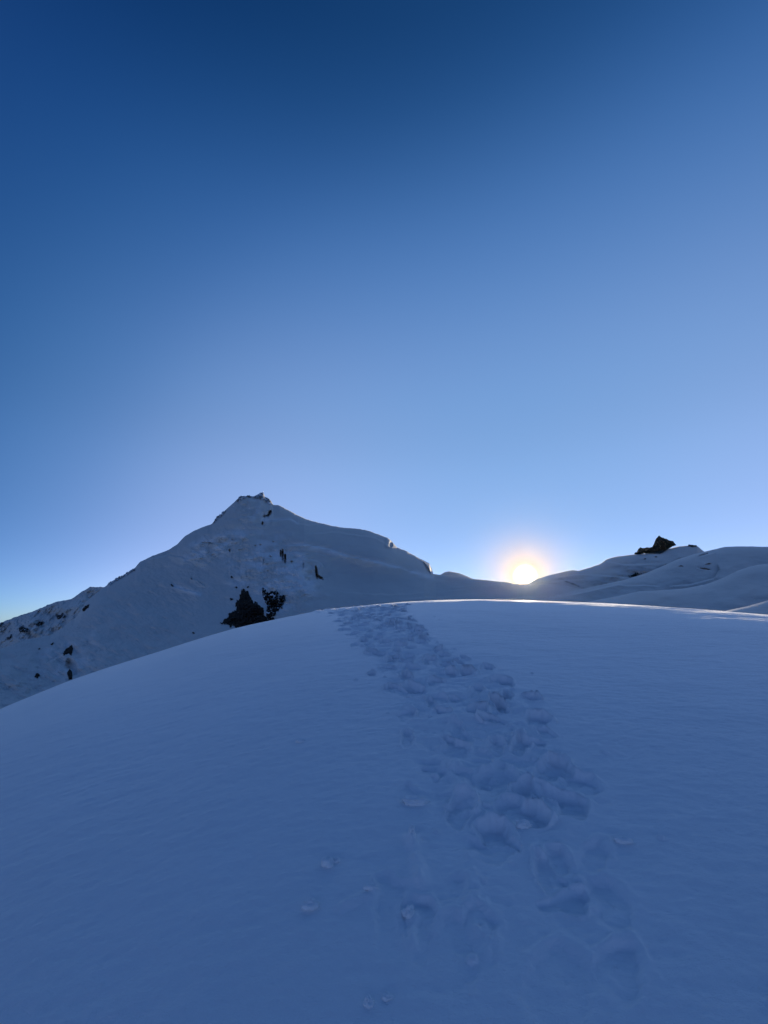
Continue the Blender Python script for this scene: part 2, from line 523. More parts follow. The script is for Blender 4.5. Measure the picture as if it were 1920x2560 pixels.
# ------------------------------------------------------------------ mountains: surfaces with their own distance
class Relief:
    def __init__(s, sil, bottom, D, nx, ny, x0, x1, jag=0.0, jag_scale=9.0, smooth_sil=1.5, seed=0, vpow=1.0):
        s.clean = None
        s.px = np.linspace(x0, x1, nx)
        sil = np.array(sil, float)
        top = gsmooth(np.interp(s.px, sil[:, 0], sil[:, 1]), max(0.4, smooth_sil * nx / (x1 - x0)))
        if jag:
            top = top + jag * fbm(s.px / jag_scale, 0 * s.px, seed=seed, octv=4)
        s.top = top
        s.bot = np.interp(s.px, [b[0] for b in bottom], [b[1] for b in bottom])
        s.v = np.linspace(0, 1, ny) ** vpow
        s.vpow = vpow
        s.PX, s.V = np.meshgrid(s.px, s.v)
        s.PY = s.top + (s.bot - s.top) * s.V
        ts = gsmooth(top, max(2.0, 26 * nx / (x1 - x0)))
        s.VS = np.clip((s.PY - ts) / (s.bot - ts), 0, 1)
        s.VS = np.where(s.V < 0.12, s.VS * s.V / 0.12 + s.V * (1 - s.V / 0.12), s.VS)
        s.D = D(s.PX, s.PY, s.VS)

    def depth(s, px, py):
        px, py = np.asarray(px, float), np.asarray(py, float)
        i = np.clip((px - s.px[0]) / (s.px[1] - s.px[0]), 0, len(s.px) - 1.001)
        t, b = np.interp(px, s.px, s.top), np.interp(px, s.px, s.bot)
        v = np.clip((py - t) / (b - t), 0, 1) ** (1 / s.vpow)
        j = np.clip(v * (len(s.v) - 1), 0, len(s.v) - 1.001)
        i0, j0 = i.astype(int), j.astype(int)
        fi, fj = i - i0, j - j0
        D = s.D
        return ((D[j0, i0] * (1 - fi) + D[j0, i0 + 1] * fi) * (1 - fj) + (D[j0 + 1, i0] * (1 - fi) + D[j0 + 1, i0 + 1] * fi) * fj)

    def build(s, name, mat, back_drop=0.9, back_len=0.28, apron=-195.0, nb=14):
        x, y, z = ray(s.PX, s.PY)
        P = np.stack([x * s.D, y * s.D, z * s.D + EYE], -1)
        rows = [P[i] for i in range(len(P))]
        # far side of the ridge, falling away from the viewer
        top = P[0]
        dirn = np.stack([top[:, 0], top[:, 1], 0 * top[:, 0]], -1)
        dirn /= np.linalg.norm(dirn, axis=1)[:, None]
        back = []
        for k in range(1, nb + 1):
            q = (k / nb) ** 1.6
            L = q * back_len * s.D[0]
            back.append(top + dirn * L[:, None] + np.array([0, 0, -1.0]) * (L * back_drop * np.minimum(1, 0.35 + 1.2 * q))[:, None])
        # foot of the slope running out to the valley floor
        bot = P[-1]
        db = np.stack([bot[:, 0], bot[:, 1], 0 * bot[:, 0]], -1)
        db /= np.linalg.norm(db, axis=1)[:, None]
        foot = []
        r0 = np.hypot(bot[:, 0], bot[:, 1])
        run = np.minimum(0.55 * r0, 1.3 * np.maximum(1.0, bot[:, 2] - apron))
        bs = np.stack([gsmooth(bot[:, q], 24.0) for q in range(3)], 1)
        top_bot = bot
        for k in (0.15, 0.35, 0.6, 0.8, 1.0):
            bot = top_bot * (1 - min(1, k * 1.7)) + bs * min(1, k * 1.7)
            zt = np.minimum(bot[:, 2], bot[:, 2] * (1 - k) + apron * k)
            foot.append(np.stack([bot[:, 0] - db[:, 0] * run * k, bot[:, 1] - db[:, 1] * run * k, zt], -1))
        V = np.stack(back[::-1] + rows + foot, 0)
        o = mesh_obj(name, V, grid_faces(V.shape[0], V.shape[1]), mat)
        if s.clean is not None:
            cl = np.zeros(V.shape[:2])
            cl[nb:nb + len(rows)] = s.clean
            at = o.data.attributes.new('pale_ice', 'FLOAT', 'POINT')
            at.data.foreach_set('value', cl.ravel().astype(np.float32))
        return o


def ledge(px, py, pts, amp, width, fade=0.12):
    """A step in the slope: bulges toward the viewer just above the line and recedes below it."""
    d, at, side = seg_dist(px, py, pts)
    e = smooth(0, fade, at) * smooth(1, 1 - fade, at)
    return -amp * e * side * np.exp(-(d / width)) * smooth(0, 2.0, d)


def pit(px, py, x, y, a, b, rot, amp, edge=0.35, ragged=0.3, seed=0):
    c, s = math.cos(rot), math.sin(rot)
    u = ((px - x) * c + (py - y) * s) / a
    v = (-(px - x) * s + (py - y) * c) / b
    q = np.hypot(u, v) + ragged * fbm(px / (0.7 * b + 2), py / (0.7 * b + 2), seed=seed, octv=3)
    return amp * smooth(1 + edge, 1 - edge, q)


MAIN = [(-420, 1960), (-300, 1850), (-180, 1735), (-60, 1645), (60, 1600), (127, 1588), (186, 1548), (211, 1512), (240, 1482), (268, 1462), (271, 1457), (304, 1441), (337, 1419), (350, 1405), (380, 1390), (422, 1374), (443, 1360),
        (464, 1339), (485, 1327), (510, 1317), (529, 1310), (542, 1295), (563, 1276), (584, 1257), (601, 1240), (627, 1240), (635, 1240), (646, 1235),
        (659, 1232), (662, 1242), (671, 1247), (677, 1251), (683, 1262), (698, 1263), (719, 1274), (736, 1284), (764, 1297), (795, 1306), (821, 1312),
        (850, 1318), (880, 1320), (922, 1327), (947, 1335), (966, 1343), (977, 1351), (994, 1369), (1019, 1379), (1048, 1396), (1074, 1410), (1082, 1435),
        (1103, 1437), (1150, 1441), (1182, 1447), (1233, 1452), (1270, 1456), (1295, 1461), (1325, 1462), (1350, 1460), (1420, 1461), (1520, 1470)]


def D_main(px, py, v):
    Dr = np.interp(px, [-60, 130, 270, 530, 660, 880, 1080, 1180, 1320, 1520], [420, 520, 640, 800, 900, 960, 1010, 980, 930, 900])
    Db = np.interp(px, [-60, 270, 660, 900, 1100, 1320, 1520], [230, 300, 400, 470, 430, 360, 330])
    e = np.interp(px, [0, 270, 520, 600, 690, 760, 1060, 1090, 1520], [0.9, 0.85, 0.85, 0.95, 0.8, 0.62, 0.62, 0.75, 0.75])
    D = Dr + (Db - Dr) * v ** e
    n = fbm(px / 170, py / 90, seed=61, octv=4)
    D = D * (1 + 0.035 * n * smooth(0, 0.15, v))
    # broad ribs and hollows on the face
    D += 26 * pit(px, py, 470, 1480, 190, 70, -0.45, 1.0, 0.9, 0.0)           # wide hollow left of the ice cliff
    D -= 22 * pit(px, py, 700, 1420, 110, 75, 0.3, 1.0, 0.9, 0.0)             # bulge of the ice cliff
    D -= 26 * pit(px, py, 900, 1375, 130, 28, 0.22, 1.0, 0.9, 0.0)            # rounded shoulder
    D += 16 * pit(px, py, 960, 1450, 160, 26, 0.10, 1.0, 0.9, 0.0)
    D -= 12 * pit(px, py, 610, 1300, 60, 45, 0.9, 1.0, 0.9, 0.0)
    # roughness of the ice
    ice = pit(px, py, 690, 1430, 115, 75, 0.25, 1.0, 0.5, 0.35, 3)
    sd = (py + 0.22 * (px - 720) + 10 * fbm(px / 60, py / 60, seed=66)) / 7.5
    D += ice * (9.0 * fbm(px / 18, py / 13, seed=62, octv=5) + 5.5 * vnoise(sd, px / 70.0, seed=63))
    rough2 = pit(px, py, 545, 1365, 80, 34, -0.4, 1.0, 0.6, 0.4, 5) + pit(px, py, 620, 1270, 50, 34, 0.8, 1.0, 0.6, 0.3, 6)
    D += rough2 * 12.0 * fbm(px / 17, py / 11, seed=64, octv=5)
    left = pit(px, py, 170, 1660, 150, 70, -0.3, 1.0, 0.6, 0.4, 7)
    D += left * 4.0 * fbm(px / 22, py / 14, seed=65, octv=4)
    D += 3.4 * fbm(px / 34, py / 16, seed=67, octv=6, gain=0.58) * smooth(0, 0.1, v)
    D += ice * 2.5 * fbm(px / 9, py / 7, seed=69, octv=4, ridged=True)
    D += 7.0 * smooth(0.05, 0.3, v) * smooth(560, 480, px) * fbm((px + 1.6 * py) / 70, (py - 0.6 * px) / 22, seed=70, octv=4)
    # ledges of the hanging ice
    for pts, amp, w in (([(682, 1375), (715, 1364), (770, 1362), (820, 1372), (860, 1388), (930, 1402), (1000, 1420), (1060, 1440)], 13, 9),
                        ([(700, 1388), (735, 1380), (790, 1383), (832, 1392)], 8, 6), ([(745, 1402), (775, 1398), (800, 1406), (812, 1420)], 8, 6),
                        ([(650, 1303), (690, 1302), (728, 1298), (742, 1308), (765, 1313), (800, 1310)], 11, 7), ([(485, 1358), (520, 1357), (560, 1360)], 9, 6),
                        ([(760, 1335), (840, 1330), (940, 1345), (1000, 1380)], 9, 9), ([(365, 1400), (420, 1388), (470, 1396)], 8, 7),
                        ([(590, 1372), (610, 1366), (625, 1372)], 8, 4), ([(425, 1462), (455, 1472), (500, 1484)], 7, 5), ([(475, 1445), (495, 1452), (515, 1465)], 6, 4),
                        ([(560, 1300), (590, 1296), (640, 1290)], 7, 6), ([(720, 1445), (770, 1455), (830, 1440)], 6, 8), ([(850, 1480), (980, 1487), (1100, 1478), (1200, 1470)], 5, 8),
                        ([(1110, 1470), (1180, 1464), (1280, 1462), (1400, 1468)], 6, 7), ([(1000, 1497), (1120, 1490), (1240, 1478)], 5, 6), ([(115, 1660), (150, 1640), (178, 1622)], 6, 6),
                        ([(1040, 1442), (1090, 1450), (1180, 1456)], 6, 5)):
        D += ledge(px, py + 2.0 * fbm(px / 14, py / 14, seed=68, octv=2), pts, amp, w)
    # crevasses and holes, sunk into the slope
    for x, y, a, b, rot, amp in ((673, 1284, 4, 8, 0.5, 30), (664, 1290, 7, 2, -0.2, 20), (656, 1308, 2, 4, 0.1, 20), (702, 1384, 2, 8, 0, 36), (707, 1388, 2.2, 13, 0, 44),
                                 (713, 1397, 3, 10, 0, 44), (729, 1404, 2.5, 2, 0, 9), (676, 1391, 3, 1.6, 0.4, 9), (791, 1430, 3, 15, -0.12, 36), (799, 1443, 10, 3, 0.6, 30),
                                 (758, 1414, 1.2, 6, 0.1, 10), (659, 1404, 1.0, 6, 0.2, 9), (582, 1350, 4, 1.4, 0.3, 7), (574, 1376, 1.2, 4, -0.3, 12),
                                 (683, 1355, 3, 1.5, 0, 7), (651, 1362, 3, 1.8, 0, 7), (639, 1364, 2.5, 1.5, 0, 7),
                                 (520, 1358, 14, 1.5, 0.05, 12), (978, 1358, 3.5, 12, 0.15, 28), (1065, 1418, 3, 16, -0.6, 20),
                                 (180, 1668, 12, 20, -0.35, 12)):
        D += pit(px, py, x, y, a, b, rot, amp, 0.30, 0.30, int(x))
    return D


main = Relief(MAIN, [(-420, 1975), (-200, 1910), (-60, 1860), (270, 1740), (660, 1630), (900, 1590), (1520, 1570)], D_main, 1520, 330, -420, 1520, jag=1.4, jag_scale=13, smooth_sil=1.0, seed=71)
_x, _y = main.PX, main.PY
main.clean = np.clip(  # mask for a paler base colour on the icefall, ledge lines and slabs
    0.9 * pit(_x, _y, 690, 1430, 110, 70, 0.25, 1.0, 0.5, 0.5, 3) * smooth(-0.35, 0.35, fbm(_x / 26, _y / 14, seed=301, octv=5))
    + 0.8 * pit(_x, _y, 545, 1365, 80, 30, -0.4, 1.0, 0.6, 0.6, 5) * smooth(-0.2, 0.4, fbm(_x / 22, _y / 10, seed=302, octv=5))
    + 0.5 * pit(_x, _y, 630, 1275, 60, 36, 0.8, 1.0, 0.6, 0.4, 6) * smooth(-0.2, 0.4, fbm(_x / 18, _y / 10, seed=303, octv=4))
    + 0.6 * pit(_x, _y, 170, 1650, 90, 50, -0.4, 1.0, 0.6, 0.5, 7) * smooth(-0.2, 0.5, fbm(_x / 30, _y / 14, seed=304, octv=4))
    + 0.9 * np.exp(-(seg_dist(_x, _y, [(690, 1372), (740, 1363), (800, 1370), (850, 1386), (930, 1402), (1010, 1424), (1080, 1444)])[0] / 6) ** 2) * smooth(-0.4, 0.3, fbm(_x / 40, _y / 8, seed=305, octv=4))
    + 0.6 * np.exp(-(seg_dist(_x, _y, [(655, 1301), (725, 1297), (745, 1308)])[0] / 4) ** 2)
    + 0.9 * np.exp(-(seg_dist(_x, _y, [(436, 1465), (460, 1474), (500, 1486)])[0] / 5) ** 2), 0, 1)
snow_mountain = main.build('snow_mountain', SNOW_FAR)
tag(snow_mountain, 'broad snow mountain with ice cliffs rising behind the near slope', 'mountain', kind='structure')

LEFT = [(-800, 1960), (-620, 1850), (-420, 1745), (-220, 1650), (-90, 1590), (0, 1556), (34, 1544), (63, 1535), (101, 1521), (135, 1505), (177, 1498), (202, 1481), (228, 1467), (247, 1467), (267, 1468), (300, 1462), (360, 1470)]


def D_left(px, py, v):
    D = 1500 - 600 * v ** 0.9 + 0.3 * (px - 100)
    D += 90 * fbm(px / 60, py / 40, seed=81, octv=3) * smooth(0, 0.12, v)
    D += 20 * fbm((px + 0.8 * py) / 16, (py - 0.5 * px) / 34, seed=82, octv=5, ridged=True) * smooth(0, 0.05, v)
    D += 10 * fbm(px / 9, py / 6, seed=83, octv=4)
    return D


leftr = Relief(LEFT, [(-800, 1975), (-220, 1900), (0, 1800), (360, 1640)], D_left, 1000, 260, -800, 360, jag=2.2, jag_scale=9, smooth_sil=1.0, seed=84)
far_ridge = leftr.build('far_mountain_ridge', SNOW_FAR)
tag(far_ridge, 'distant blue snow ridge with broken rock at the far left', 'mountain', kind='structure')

# snow dome and saddle behind, with the rising ridge on the right
SADDLE = [(1060, 1470), (1100, 1437), (1112, 1430), (1125, 1428), (1149, 1433), (1168, 1440), (1182, 1447), (1233, 1453), (1270, 1456), (1295, 1460), (1318, 1459), (1345, 1446), (1377, 1437), (1406, 1430), (1430, 1425), (1446, 1427),
          (1476, 1418), (1500, 1410), (1515, 1399), (1535, 1392), (1584, 1386), (1610, 1385), (1660, 1375), (1695, 1366), (1723, 1364), (1743, 1365), (1762, 1380), (1800, 1400), (1900, 1440), (2060, 1500), (2300, 1615)]


def D_saddle(px, py, v):
    Dr = np.interp(px, [1060, 1130, 1220, 1313, 1430, 1650, 2060], [1320, 1300, 1240, 1150, 1080, 1000, 900])
    Db = np.interp(px, [1060, 1313, 1650, 2060], [620, 520, 470, 430])
    D = Dr + (Db - Dr) * v ** 0.66
    D += 45 * fbm(px / 90, py / 30, seed=91, octv=3) * smooth(0, 0.2, v)
    D += 7 * fbm(px / 20, py / 9, seed=92, octv=4) * smooth(0, 0.1, v)
    for pts, amp, w in (([(1380, 1446), (1440, 1436), (1500, 1438), (1580, 1445)], 16, 6), ([(1300, 1470), (1400, 1452), (1470, 1448)], 12, 6),
                        ([(1500, 1400), (1560, 1412), (1640, 1410)], 16, 10)):
        D += ledge(px, py, pts, amp, w)
    for x, y, a, b, rot, amp in ((1430, 1461, 18, 2.5, 0.35, 14), (1590, 1440, 14, 3, -0.3, 14), (1613, 1398, 4, 1.5, 0, 14), (1640, 1393, 3, 1.5, 0, 14)):
        D += pit(px, py, x, y, a, b, rot, amp, 0.35, 0.35, int(x))
    return D


saddle = Relief(SADDLE, [(1060, 1600), (2060, 1620), (2300, 1640)], D_saddle, 940, 190, 1060, 2300, jag=0.7, jag_scale=12, smooth_sil=1.2, seed=93)
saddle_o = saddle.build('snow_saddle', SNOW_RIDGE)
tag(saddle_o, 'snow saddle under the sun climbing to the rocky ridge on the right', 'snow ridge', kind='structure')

MID = [(1230, 1560), (1330, 1506), (1367, 1496), (1420, 1482), (1446, 1475), (1495, 1464), (1565, 1449), (1614, 1433), (1659, 1414), (1693, 1399), (1733, 1386), (1770, 1377), (1792, 1372), (1812, 1367), (1841, 1366), (1880, 1366), (1920, 1367), (2000, 1372), (2160, 1395), (2400, 1450), (2700, 1570), (3000, 1740)]


def D_mid(px, py, v):
    Dr = np.interp(px, [1230, 1446, 1600, 1790, 1920, 2160], [330, 420, 520, 620, 600, 560])
    Db = np.interp(px, [1230, 1600, 1920, 2160], [200, 250, 260, 260])
    D = Dr + (Db - Dr) * v ** 0.62
    D += 16 * fbm(px / 90, py / 50, seed=101, octv=3) * smooth(0, 0.2, v)
    D += 2.0 * fbm(px / 22, py / 10, seed=102, octv=4) * smooth(0, 0.08, v)
    for pts, amp, w in (([(1670, 1466), (1730, 1461), (1785, 1446), (1800, 1425), (1792, 1405)], 8, 9), ([(1540, 1461), (1570, 1464), (1610, 1463), (1650, 1466)], 5, 4),
                        ([(1400, 1492), (1470, 1478), (1540, 1462), (1560, 1458)], 7, 6), ([(1740, 1420), (1765, 1424), (1780, 1428)], 6, 3),
                        ([(1746, 1392), (1770, 1385), (1790, 1380)], 6, 4)):
        D += ledge(px, py, pts, amp, w)
    for x, y, a, b, rot, amp in ((1758, 1388, 12, 2, -0.3, 8), (1770, 1411, 7, 2, -0.2, 8), (1762, 1423, 10, 2.0, 0.15, 8), (1702, 1416, 5, 1.6, 0, 6)):
        D += pit(px, py, x, y, a, b, rot, amp, 0.35, 0.35, int(x))
    return D


mid = Relief(MID, [(1230, 1600), (1920, 1640), (2160, 1660), (3000, 1770)], D_mid, 1440, 200, 1230, 3000, jag=0.4, jag_scale=20, smooth_sil=1.6, seed=103)
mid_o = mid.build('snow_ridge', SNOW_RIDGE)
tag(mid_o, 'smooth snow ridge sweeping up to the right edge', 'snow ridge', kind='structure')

LOW = [(1380, 1560), (1440, 1512), (1466, 1505), (1545, 1490), (1594, 1479), (1668, 1475), (1718, 1470), (1767, 1460), (1812, 1443), (1841, 1428), (1870, 1418), (1891, 1413), (1920, 1410), (2000, 1406), (2200, 1420), (2500, 1500), (2900, 1720)]


def D_low(px, py, v):
    Dr = np.interp(px, [1380, 1600, 1890, 2200], [210, 270, 340, 330])
    Db = np.interp(px, [1380, 1890, 2200], [140, 160, 160])
    D = Dr + (Db - Dr) * v ** 0.62
    D += 7 * fbm(px / 110, py / 60, seed=111, octv=3) * smooth(0, 0.2, v)
    D += 0.7 * fbm(px / 22, py / 10, seed=112, octv=4) * smooth(0, 0.08, v)
    return D


low = Relief(LOW, [(1380, 1600), (1920, 1650), (2200, 1680), (2900, 1760)], D_low, 1040, 150, 1380, 2900, jag=0.3, jag_scale=25, smooth_sil=2.0, seed=113)
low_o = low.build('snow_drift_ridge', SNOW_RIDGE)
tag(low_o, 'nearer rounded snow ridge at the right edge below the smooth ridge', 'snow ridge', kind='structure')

NEARR = [(1700, 1580), (1780, 1540), (1817, 1526), (1866, 1516), (1920, 1501), (2000, 1482), (2200, 1460), (2500, 1510), (2900, 1740)]
nearr = Relief(NEARR, [(1700, 1620), (2200, 1700), (2900, 1790)], lambda px, py, v: 80 + 0.06 * (px - 1817) - 34 * v ** 0.62 + 0.6 * fbm(px / 60, py / 30, seed=121, octv=3),
               720, 80, 1700, 2900, jag=0.2, jag_scale=30, smooth_sil=2.0, seed=123)
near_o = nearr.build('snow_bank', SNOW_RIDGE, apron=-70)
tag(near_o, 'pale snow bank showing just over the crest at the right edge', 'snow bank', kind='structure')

# valley floor to the horizon
va = np.linspace(0, 2 * math.pi, 181)[:-1]
vr = np.concatenate([[1.0], np.geomspace(40, 1980, 46)])
VA, VR = np.meshgrid(va, vr)
VX, VY = VR * np.sin(VA), VR * np.cos(VA)
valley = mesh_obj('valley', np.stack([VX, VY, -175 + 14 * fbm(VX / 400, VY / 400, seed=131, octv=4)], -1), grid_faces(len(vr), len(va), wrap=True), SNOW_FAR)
tag(valley, 'snow covered valley floor below the ridges', 'valley', kind='structure')


# ------------------------------------------------------------------ rocks
def rock(name, poly, surf, thick, mat, label, cat, group=None, push=0.0, jag=2.0, jag_scale=6.0, step=0.8, seed=0, flatD=None, relief=0.5, holes=0.0, hscale=5.0):
    """A solid block: front bulging toward the viewer, back sunk into the snow behind it."""
    poly = np.asarray(poly, float)
    x0, y0 = poly.min(0) - 3 - jag
    x1, y1 = poly.max(0) + 3 + jag
    gx, gy = np.meshgrid(np.arange(x0, x1 + step, step), np.arange(y0, y1 + step, step))
    wx = gx + jag * fbm(gx / jag_scale, gy / (2.2 * jag_scale), seed=seed, octv=5, ridged=True)
    wy = gy + 1.3 * jag * fbm(gx / (0.8 * jag_scale), gy / (1.6 * jag_scale), seed=seed + 40, octv=5, ridged=True)
    ins = inside(wx, wy, poly)
    d = seg_dist(wx, wy, poly, True)[0] * np.where(ins, 1, -1)
    if holes:
        h = fbm(gx / hscale, gy / hscale * 0.8, seed=seed + 70, octv=4, ridged=True)
        d = np.where(h > 1 - holes, -1, d)
    cells = (d[:-1, :-1] > 0) & (d[1:, :-1] > 0) & (d[1:, 1:] > 0) & (d[:-1, 1:] > 0)
    base = surf.depth(gx, gy) if flatD is None else np.full(gx.shape, float(flatD))
    w = np.sqrt(np.clip(d, 0, None) / max(1e-6, d.max()))
    n = fbm(gx / 7, gy / 6, seed=seed + 5, octv=5, ridged=True) + 0.5 * fbm(gx / 2.4, gy / 2.4, seed=seed + 6, octv=2)
    front = base - push - thick * w * (1 - relief + relief * (0.5 + 0.5 * n)) - 0.25 * thick * n * w
    back = base + 0.15 * thick + thick * w
    rx0, ry0, rz0 = ray(gx, gy)
    nr, nc = gx.shape
    Vf = np.stack([rx0 * front, ry0 * front, rz0 * front + EYE], -1).reshape(-1, 3)
    Vb = np.stack([rx0 * back, ry0 * back, rz0 * back + EYE], -1).reshape(-1, 3)
    q1 = grid_faces(nr, nc, cells)
    q2 = grid_faces(nr, nc, cells, flip=True, base=nr * nc)
    # side walls where an inside cell meets an outside one
    idx = np.arange(nr * nc).reshape(nr, nc)
    cpad = np.pad(cells, 1)
    walls = []
    for (dy, dx, a, b) in ((0, -1, (0, 0), (1, 0)), (0, 1, (1, 1), (0, 1)), (-1, 0, (0, 1), (0, 0)), (1, 0, (1, 0), (1, 1))):
        nb = cpad[1 + dy:1 + dy + cells.shape[0], 1 + dx:1 + dx + cells.shape[1]]
        ii, jj = np.where(cells & ~nb)
        i0, i1 = idx[ii + a[0], jj + a[1]], idx[ii + b[0], jj + b[1]]
        walls.append(np.stack([i0, i0 + nr * nc, i1 + nr * nc, i1], -1))
    q = np.vstack([q1, q2] + walls)
    V = np.vstack([Vf, Vb])
    o = mesh_obj(name, V, q, mat, shade=False)
    # put the origin at the rock's own base
    me = o.data
    co = np.empty(len(me.vertices) * 3, np.float32)
    me.vertices.foreach_get('co', co)
    co = co.reshape(-1, 3)
    c = np.array([co[:, 0].mean(), co[:, 1].mean(), co[:, 2].min()], np.float32)
    me.vertices.foreach_set('co', (co - c).ravel())
    o.location = c
    me.update()
    tag(o, label, cat, group)
    return o


G1 = 'dark rocks breaking through the mountain snow'
rock('rock_buttress', [(553, 1562), (566, 1545), (580, 1532), (592, 1528), (590, 1510), (602, 1494), (606, 1478), (614, 1473), (624, 1488), (630, 1500), (644, 1508), (652, 1514), (660, 1524), (668, 1545), (690, 1548), (668, 1566), (640, 1572), (600, 1574)],
     main, 9, ROCK_BARE, 'largest dark rock buttress low on the mountain, peaked, right above the near snow edge', 'rock buttress', G1, jag=6, jag_scale=9, seed=201, relief=0.9)
rock('rock_buttress', [(655, 1470), (663, 1474), (672, 1482), (690, 1477), (698, 1485), (704, 1492), (712, 1486), (714, 1504), (706, 1518), (696, 1530), (688, 1544), (676, 1552), (664, 1540), (668, 1520), (660, 1500)],
     main, 8, ROCK_DARK, 'snow streaked dark rock buttress joined to the right of the largest one', 'rock buttress', G1, jag=5, jag_scale=8, seed=202, holes=0.30, hscale=7, relief=0.9)
for poly, lab, th, seed in (
        ([(426.0, 1460.4), (430.7, 1461.6), (435.5, 1466.6), (431.4, 1467.8), (427.3, 1464.7)], 'small dark rock at the upper end of a snow bank midway up the left flank', 4, 211),
        ([(475.5, 1445.2), (479.6, 1445.9), (482.3, 1449.0), (477.6, 1449.0)], 'tiny dark rock just above the snow bank on the left flank', 3, 212),
        ([(481, 1580), (486, 1581), (488, 1584), (482, 1585)], 'lone speck of rock low on the smooth left flank', 2, 213),
        ([(158, 1634), (168, 1620), (180, 1612), (184, 1622), (179, 1640), (172, 1634), (160, 1640)], 'dark rock at the head of the slanting ice slab, lower left', 4, 214),
        ([(168, 1682), (174, 1672), (181, 1680), (181, 1700), (172, 1700)], 'narrow dark rock in the notch right above the near snow edge, lower left', 4, 215),
        ([(126.2, 1609.8), (131.7, 1606.1), (135.8, 1606.1), (133.0, 1612.3), (128.3, 1613.6)], 'small dark rock above the slanting ice slab, lower left', 3, 216),
        ([(86, 1692), (92, 1682), (101, 1688), (95, 1697)], 'small angular rock left of the notch, above the near snow edge', 3, 217),
        ([(205, 1525), (214, 1514), (223, 1511), (221, 1519), (210, 1530)], 'dark rock strip on the left shoulder where the far ridge meets the mountain', 4, 218),
        ([(95.5, 1621.0), (101.0, 1621.0), (101.6, 1624.1), (96.9, 1624.8)], 'tiny flat rock at the far left of the mountain foot', 2, 219),
        ([(576.6, 1441.0), (581.4, 1438.6), (583.4, 1444.8), (578.6, 1446.6)], 'uppermost of the small rocks over the large rock buttress', 3, 220),
        ([(586.2, 1468.4), (591.6, 1465.9), (595.7, 1469.6), (589.6, 1472.1)], 'small rock in the snow just above left of the large rock buttress', 3, 221),
        ([(574.2, 1496.9), (579.6, 1494.4), (583.7, 1499.3), (577.6, 1502.4)], 'small rock beside the left edge of the large rock buttress', 3, 222),
        ([(616.6, 1466.7), (621.4, 1464.2), (623.4, 1469.1), (618.6, 1471.0)], 'small rock touching the peak of the large rock buttress', 3, 223),
        ([(669, 1290), (672, 1284), (674, 1275), (675, 1288)], 'thin dark rock fin below the summit', 4, 224)):
    rock('rock_outcrop', poly, main, th, ROCK_BARE, lab, 'rock', G1, jag=1.8, jag_scale=5, step=0.4, seed=seed, relief=0.8)
for poly, lab, seed in (
        ([(0, 1630), (14, 1618), (30, 1620), (48, 1606), (66, 1600), (66, 1612), (44, 1622), (24, 1632), (0, 1636)], 'long dark rock band across the foot of the far blue ridge', 231),
        ([(48, 1572), (58, 1564), (72, 1574), (64, 1580), (50, 1580)], 'dark rock ledge high on the far blue ridge', 232),
        ([(16, 1594), (28, 1588), (30, 1596), (20, 1602)], 'dark rock patch at the left edge of the far blue ridge', 233),
        ([(86, 1562), (100, 1555), (112, 1557), (98, 1566)], 'slanting rock ledge right of the high ledge on the far blue ridge', 234),
        ([(96, 1606), (108, 1597), (120, 1596), (110, 1605), (98, 1609)], 'dark rock at the right end of the far blue ridge foot', 235),
        ([(-4, 1562), (8, 1555), (6, 1562), (-2, 1568)], 'dark rock on the crest of the far blue ridge at the frame edge', 236),
        ([(140, 1540), (158, 1534), (164, 1542), (146, 1548)], 'shadowed rock under the knob of the far blue ridge', 237),
        ([(0, 1648), (10, 1645), (10, 1651), (0, 1654)], 'small lowest rock at the left edge below the rock band', 238)):
    rock('rock_ledge', poly, leftr, 14, ROCK_DARK, lab, 'rock ledge', 'rock ledges on the far left ridge', jag=4, jag_scale=7, step=0.6, seed=seed, push=6)

# paler rocks and ice blocks on the skyline
rock('summit_block', [(634, 1246), (640, 1239), (648, 1234), (659, 1231), (661, 1241), (670, 1246), (677, 1251), (684, 1263), (676, 1262), (662, 1252), (648, 1248)], main, 9, ROCK_PALE,
     'pale skyline rock block forming the summit', 'summit rock', push=1, jag=2.0, jag_scale=6, step=0.5, seed=241)
rock('summit_rock', [(590, 1254), (600, 1240), (626, 1239), (630, 1243), (608, 1246), (598, 1256)], main, 7, ROCK_PALE,
     'low pale rock band left of the summit block', 'summit rock', push=1, jag=2.0, jag_scale=6, step=0.5, seed=242)
rock('crest_rock', [(532, 1309), (541, 1293), (556, 1281), (566, 1277), (562, 1286), (548, 1295), (538, 1308)], main, 6, ROCK_PALE,
     'pale rocks on the steep left crest under the summit', 'crest rock', push=1, jag=2.5, jag_scale=6, step=0.5, seed=243)
rock('crest_rock', [(272, 1458), (290, 1447), (318, 1432), (338, 1420), (334, 1428), (306, 1444), (284, 1456), (274, 1466)], main, 4, ROCK_PALE,
     'pale broken crest far down the left ridge', 'crest rock', push=1, jag=2.5, jag_scale=6, step=0.5, seed=244)
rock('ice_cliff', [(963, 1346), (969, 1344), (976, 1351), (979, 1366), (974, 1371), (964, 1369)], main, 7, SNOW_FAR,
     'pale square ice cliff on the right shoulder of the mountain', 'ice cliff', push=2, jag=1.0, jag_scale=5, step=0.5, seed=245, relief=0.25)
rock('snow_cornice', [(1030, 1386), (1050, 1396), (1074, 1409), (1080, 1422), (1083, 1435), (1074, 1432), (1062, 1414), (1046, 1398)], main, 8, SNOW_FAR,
     'curled snow cornice where the right shoulder drops to the saddle', 'cornice', push=2, jag=0.8, jag_scale=8, step=0.5, seed=246, relief=0.2)
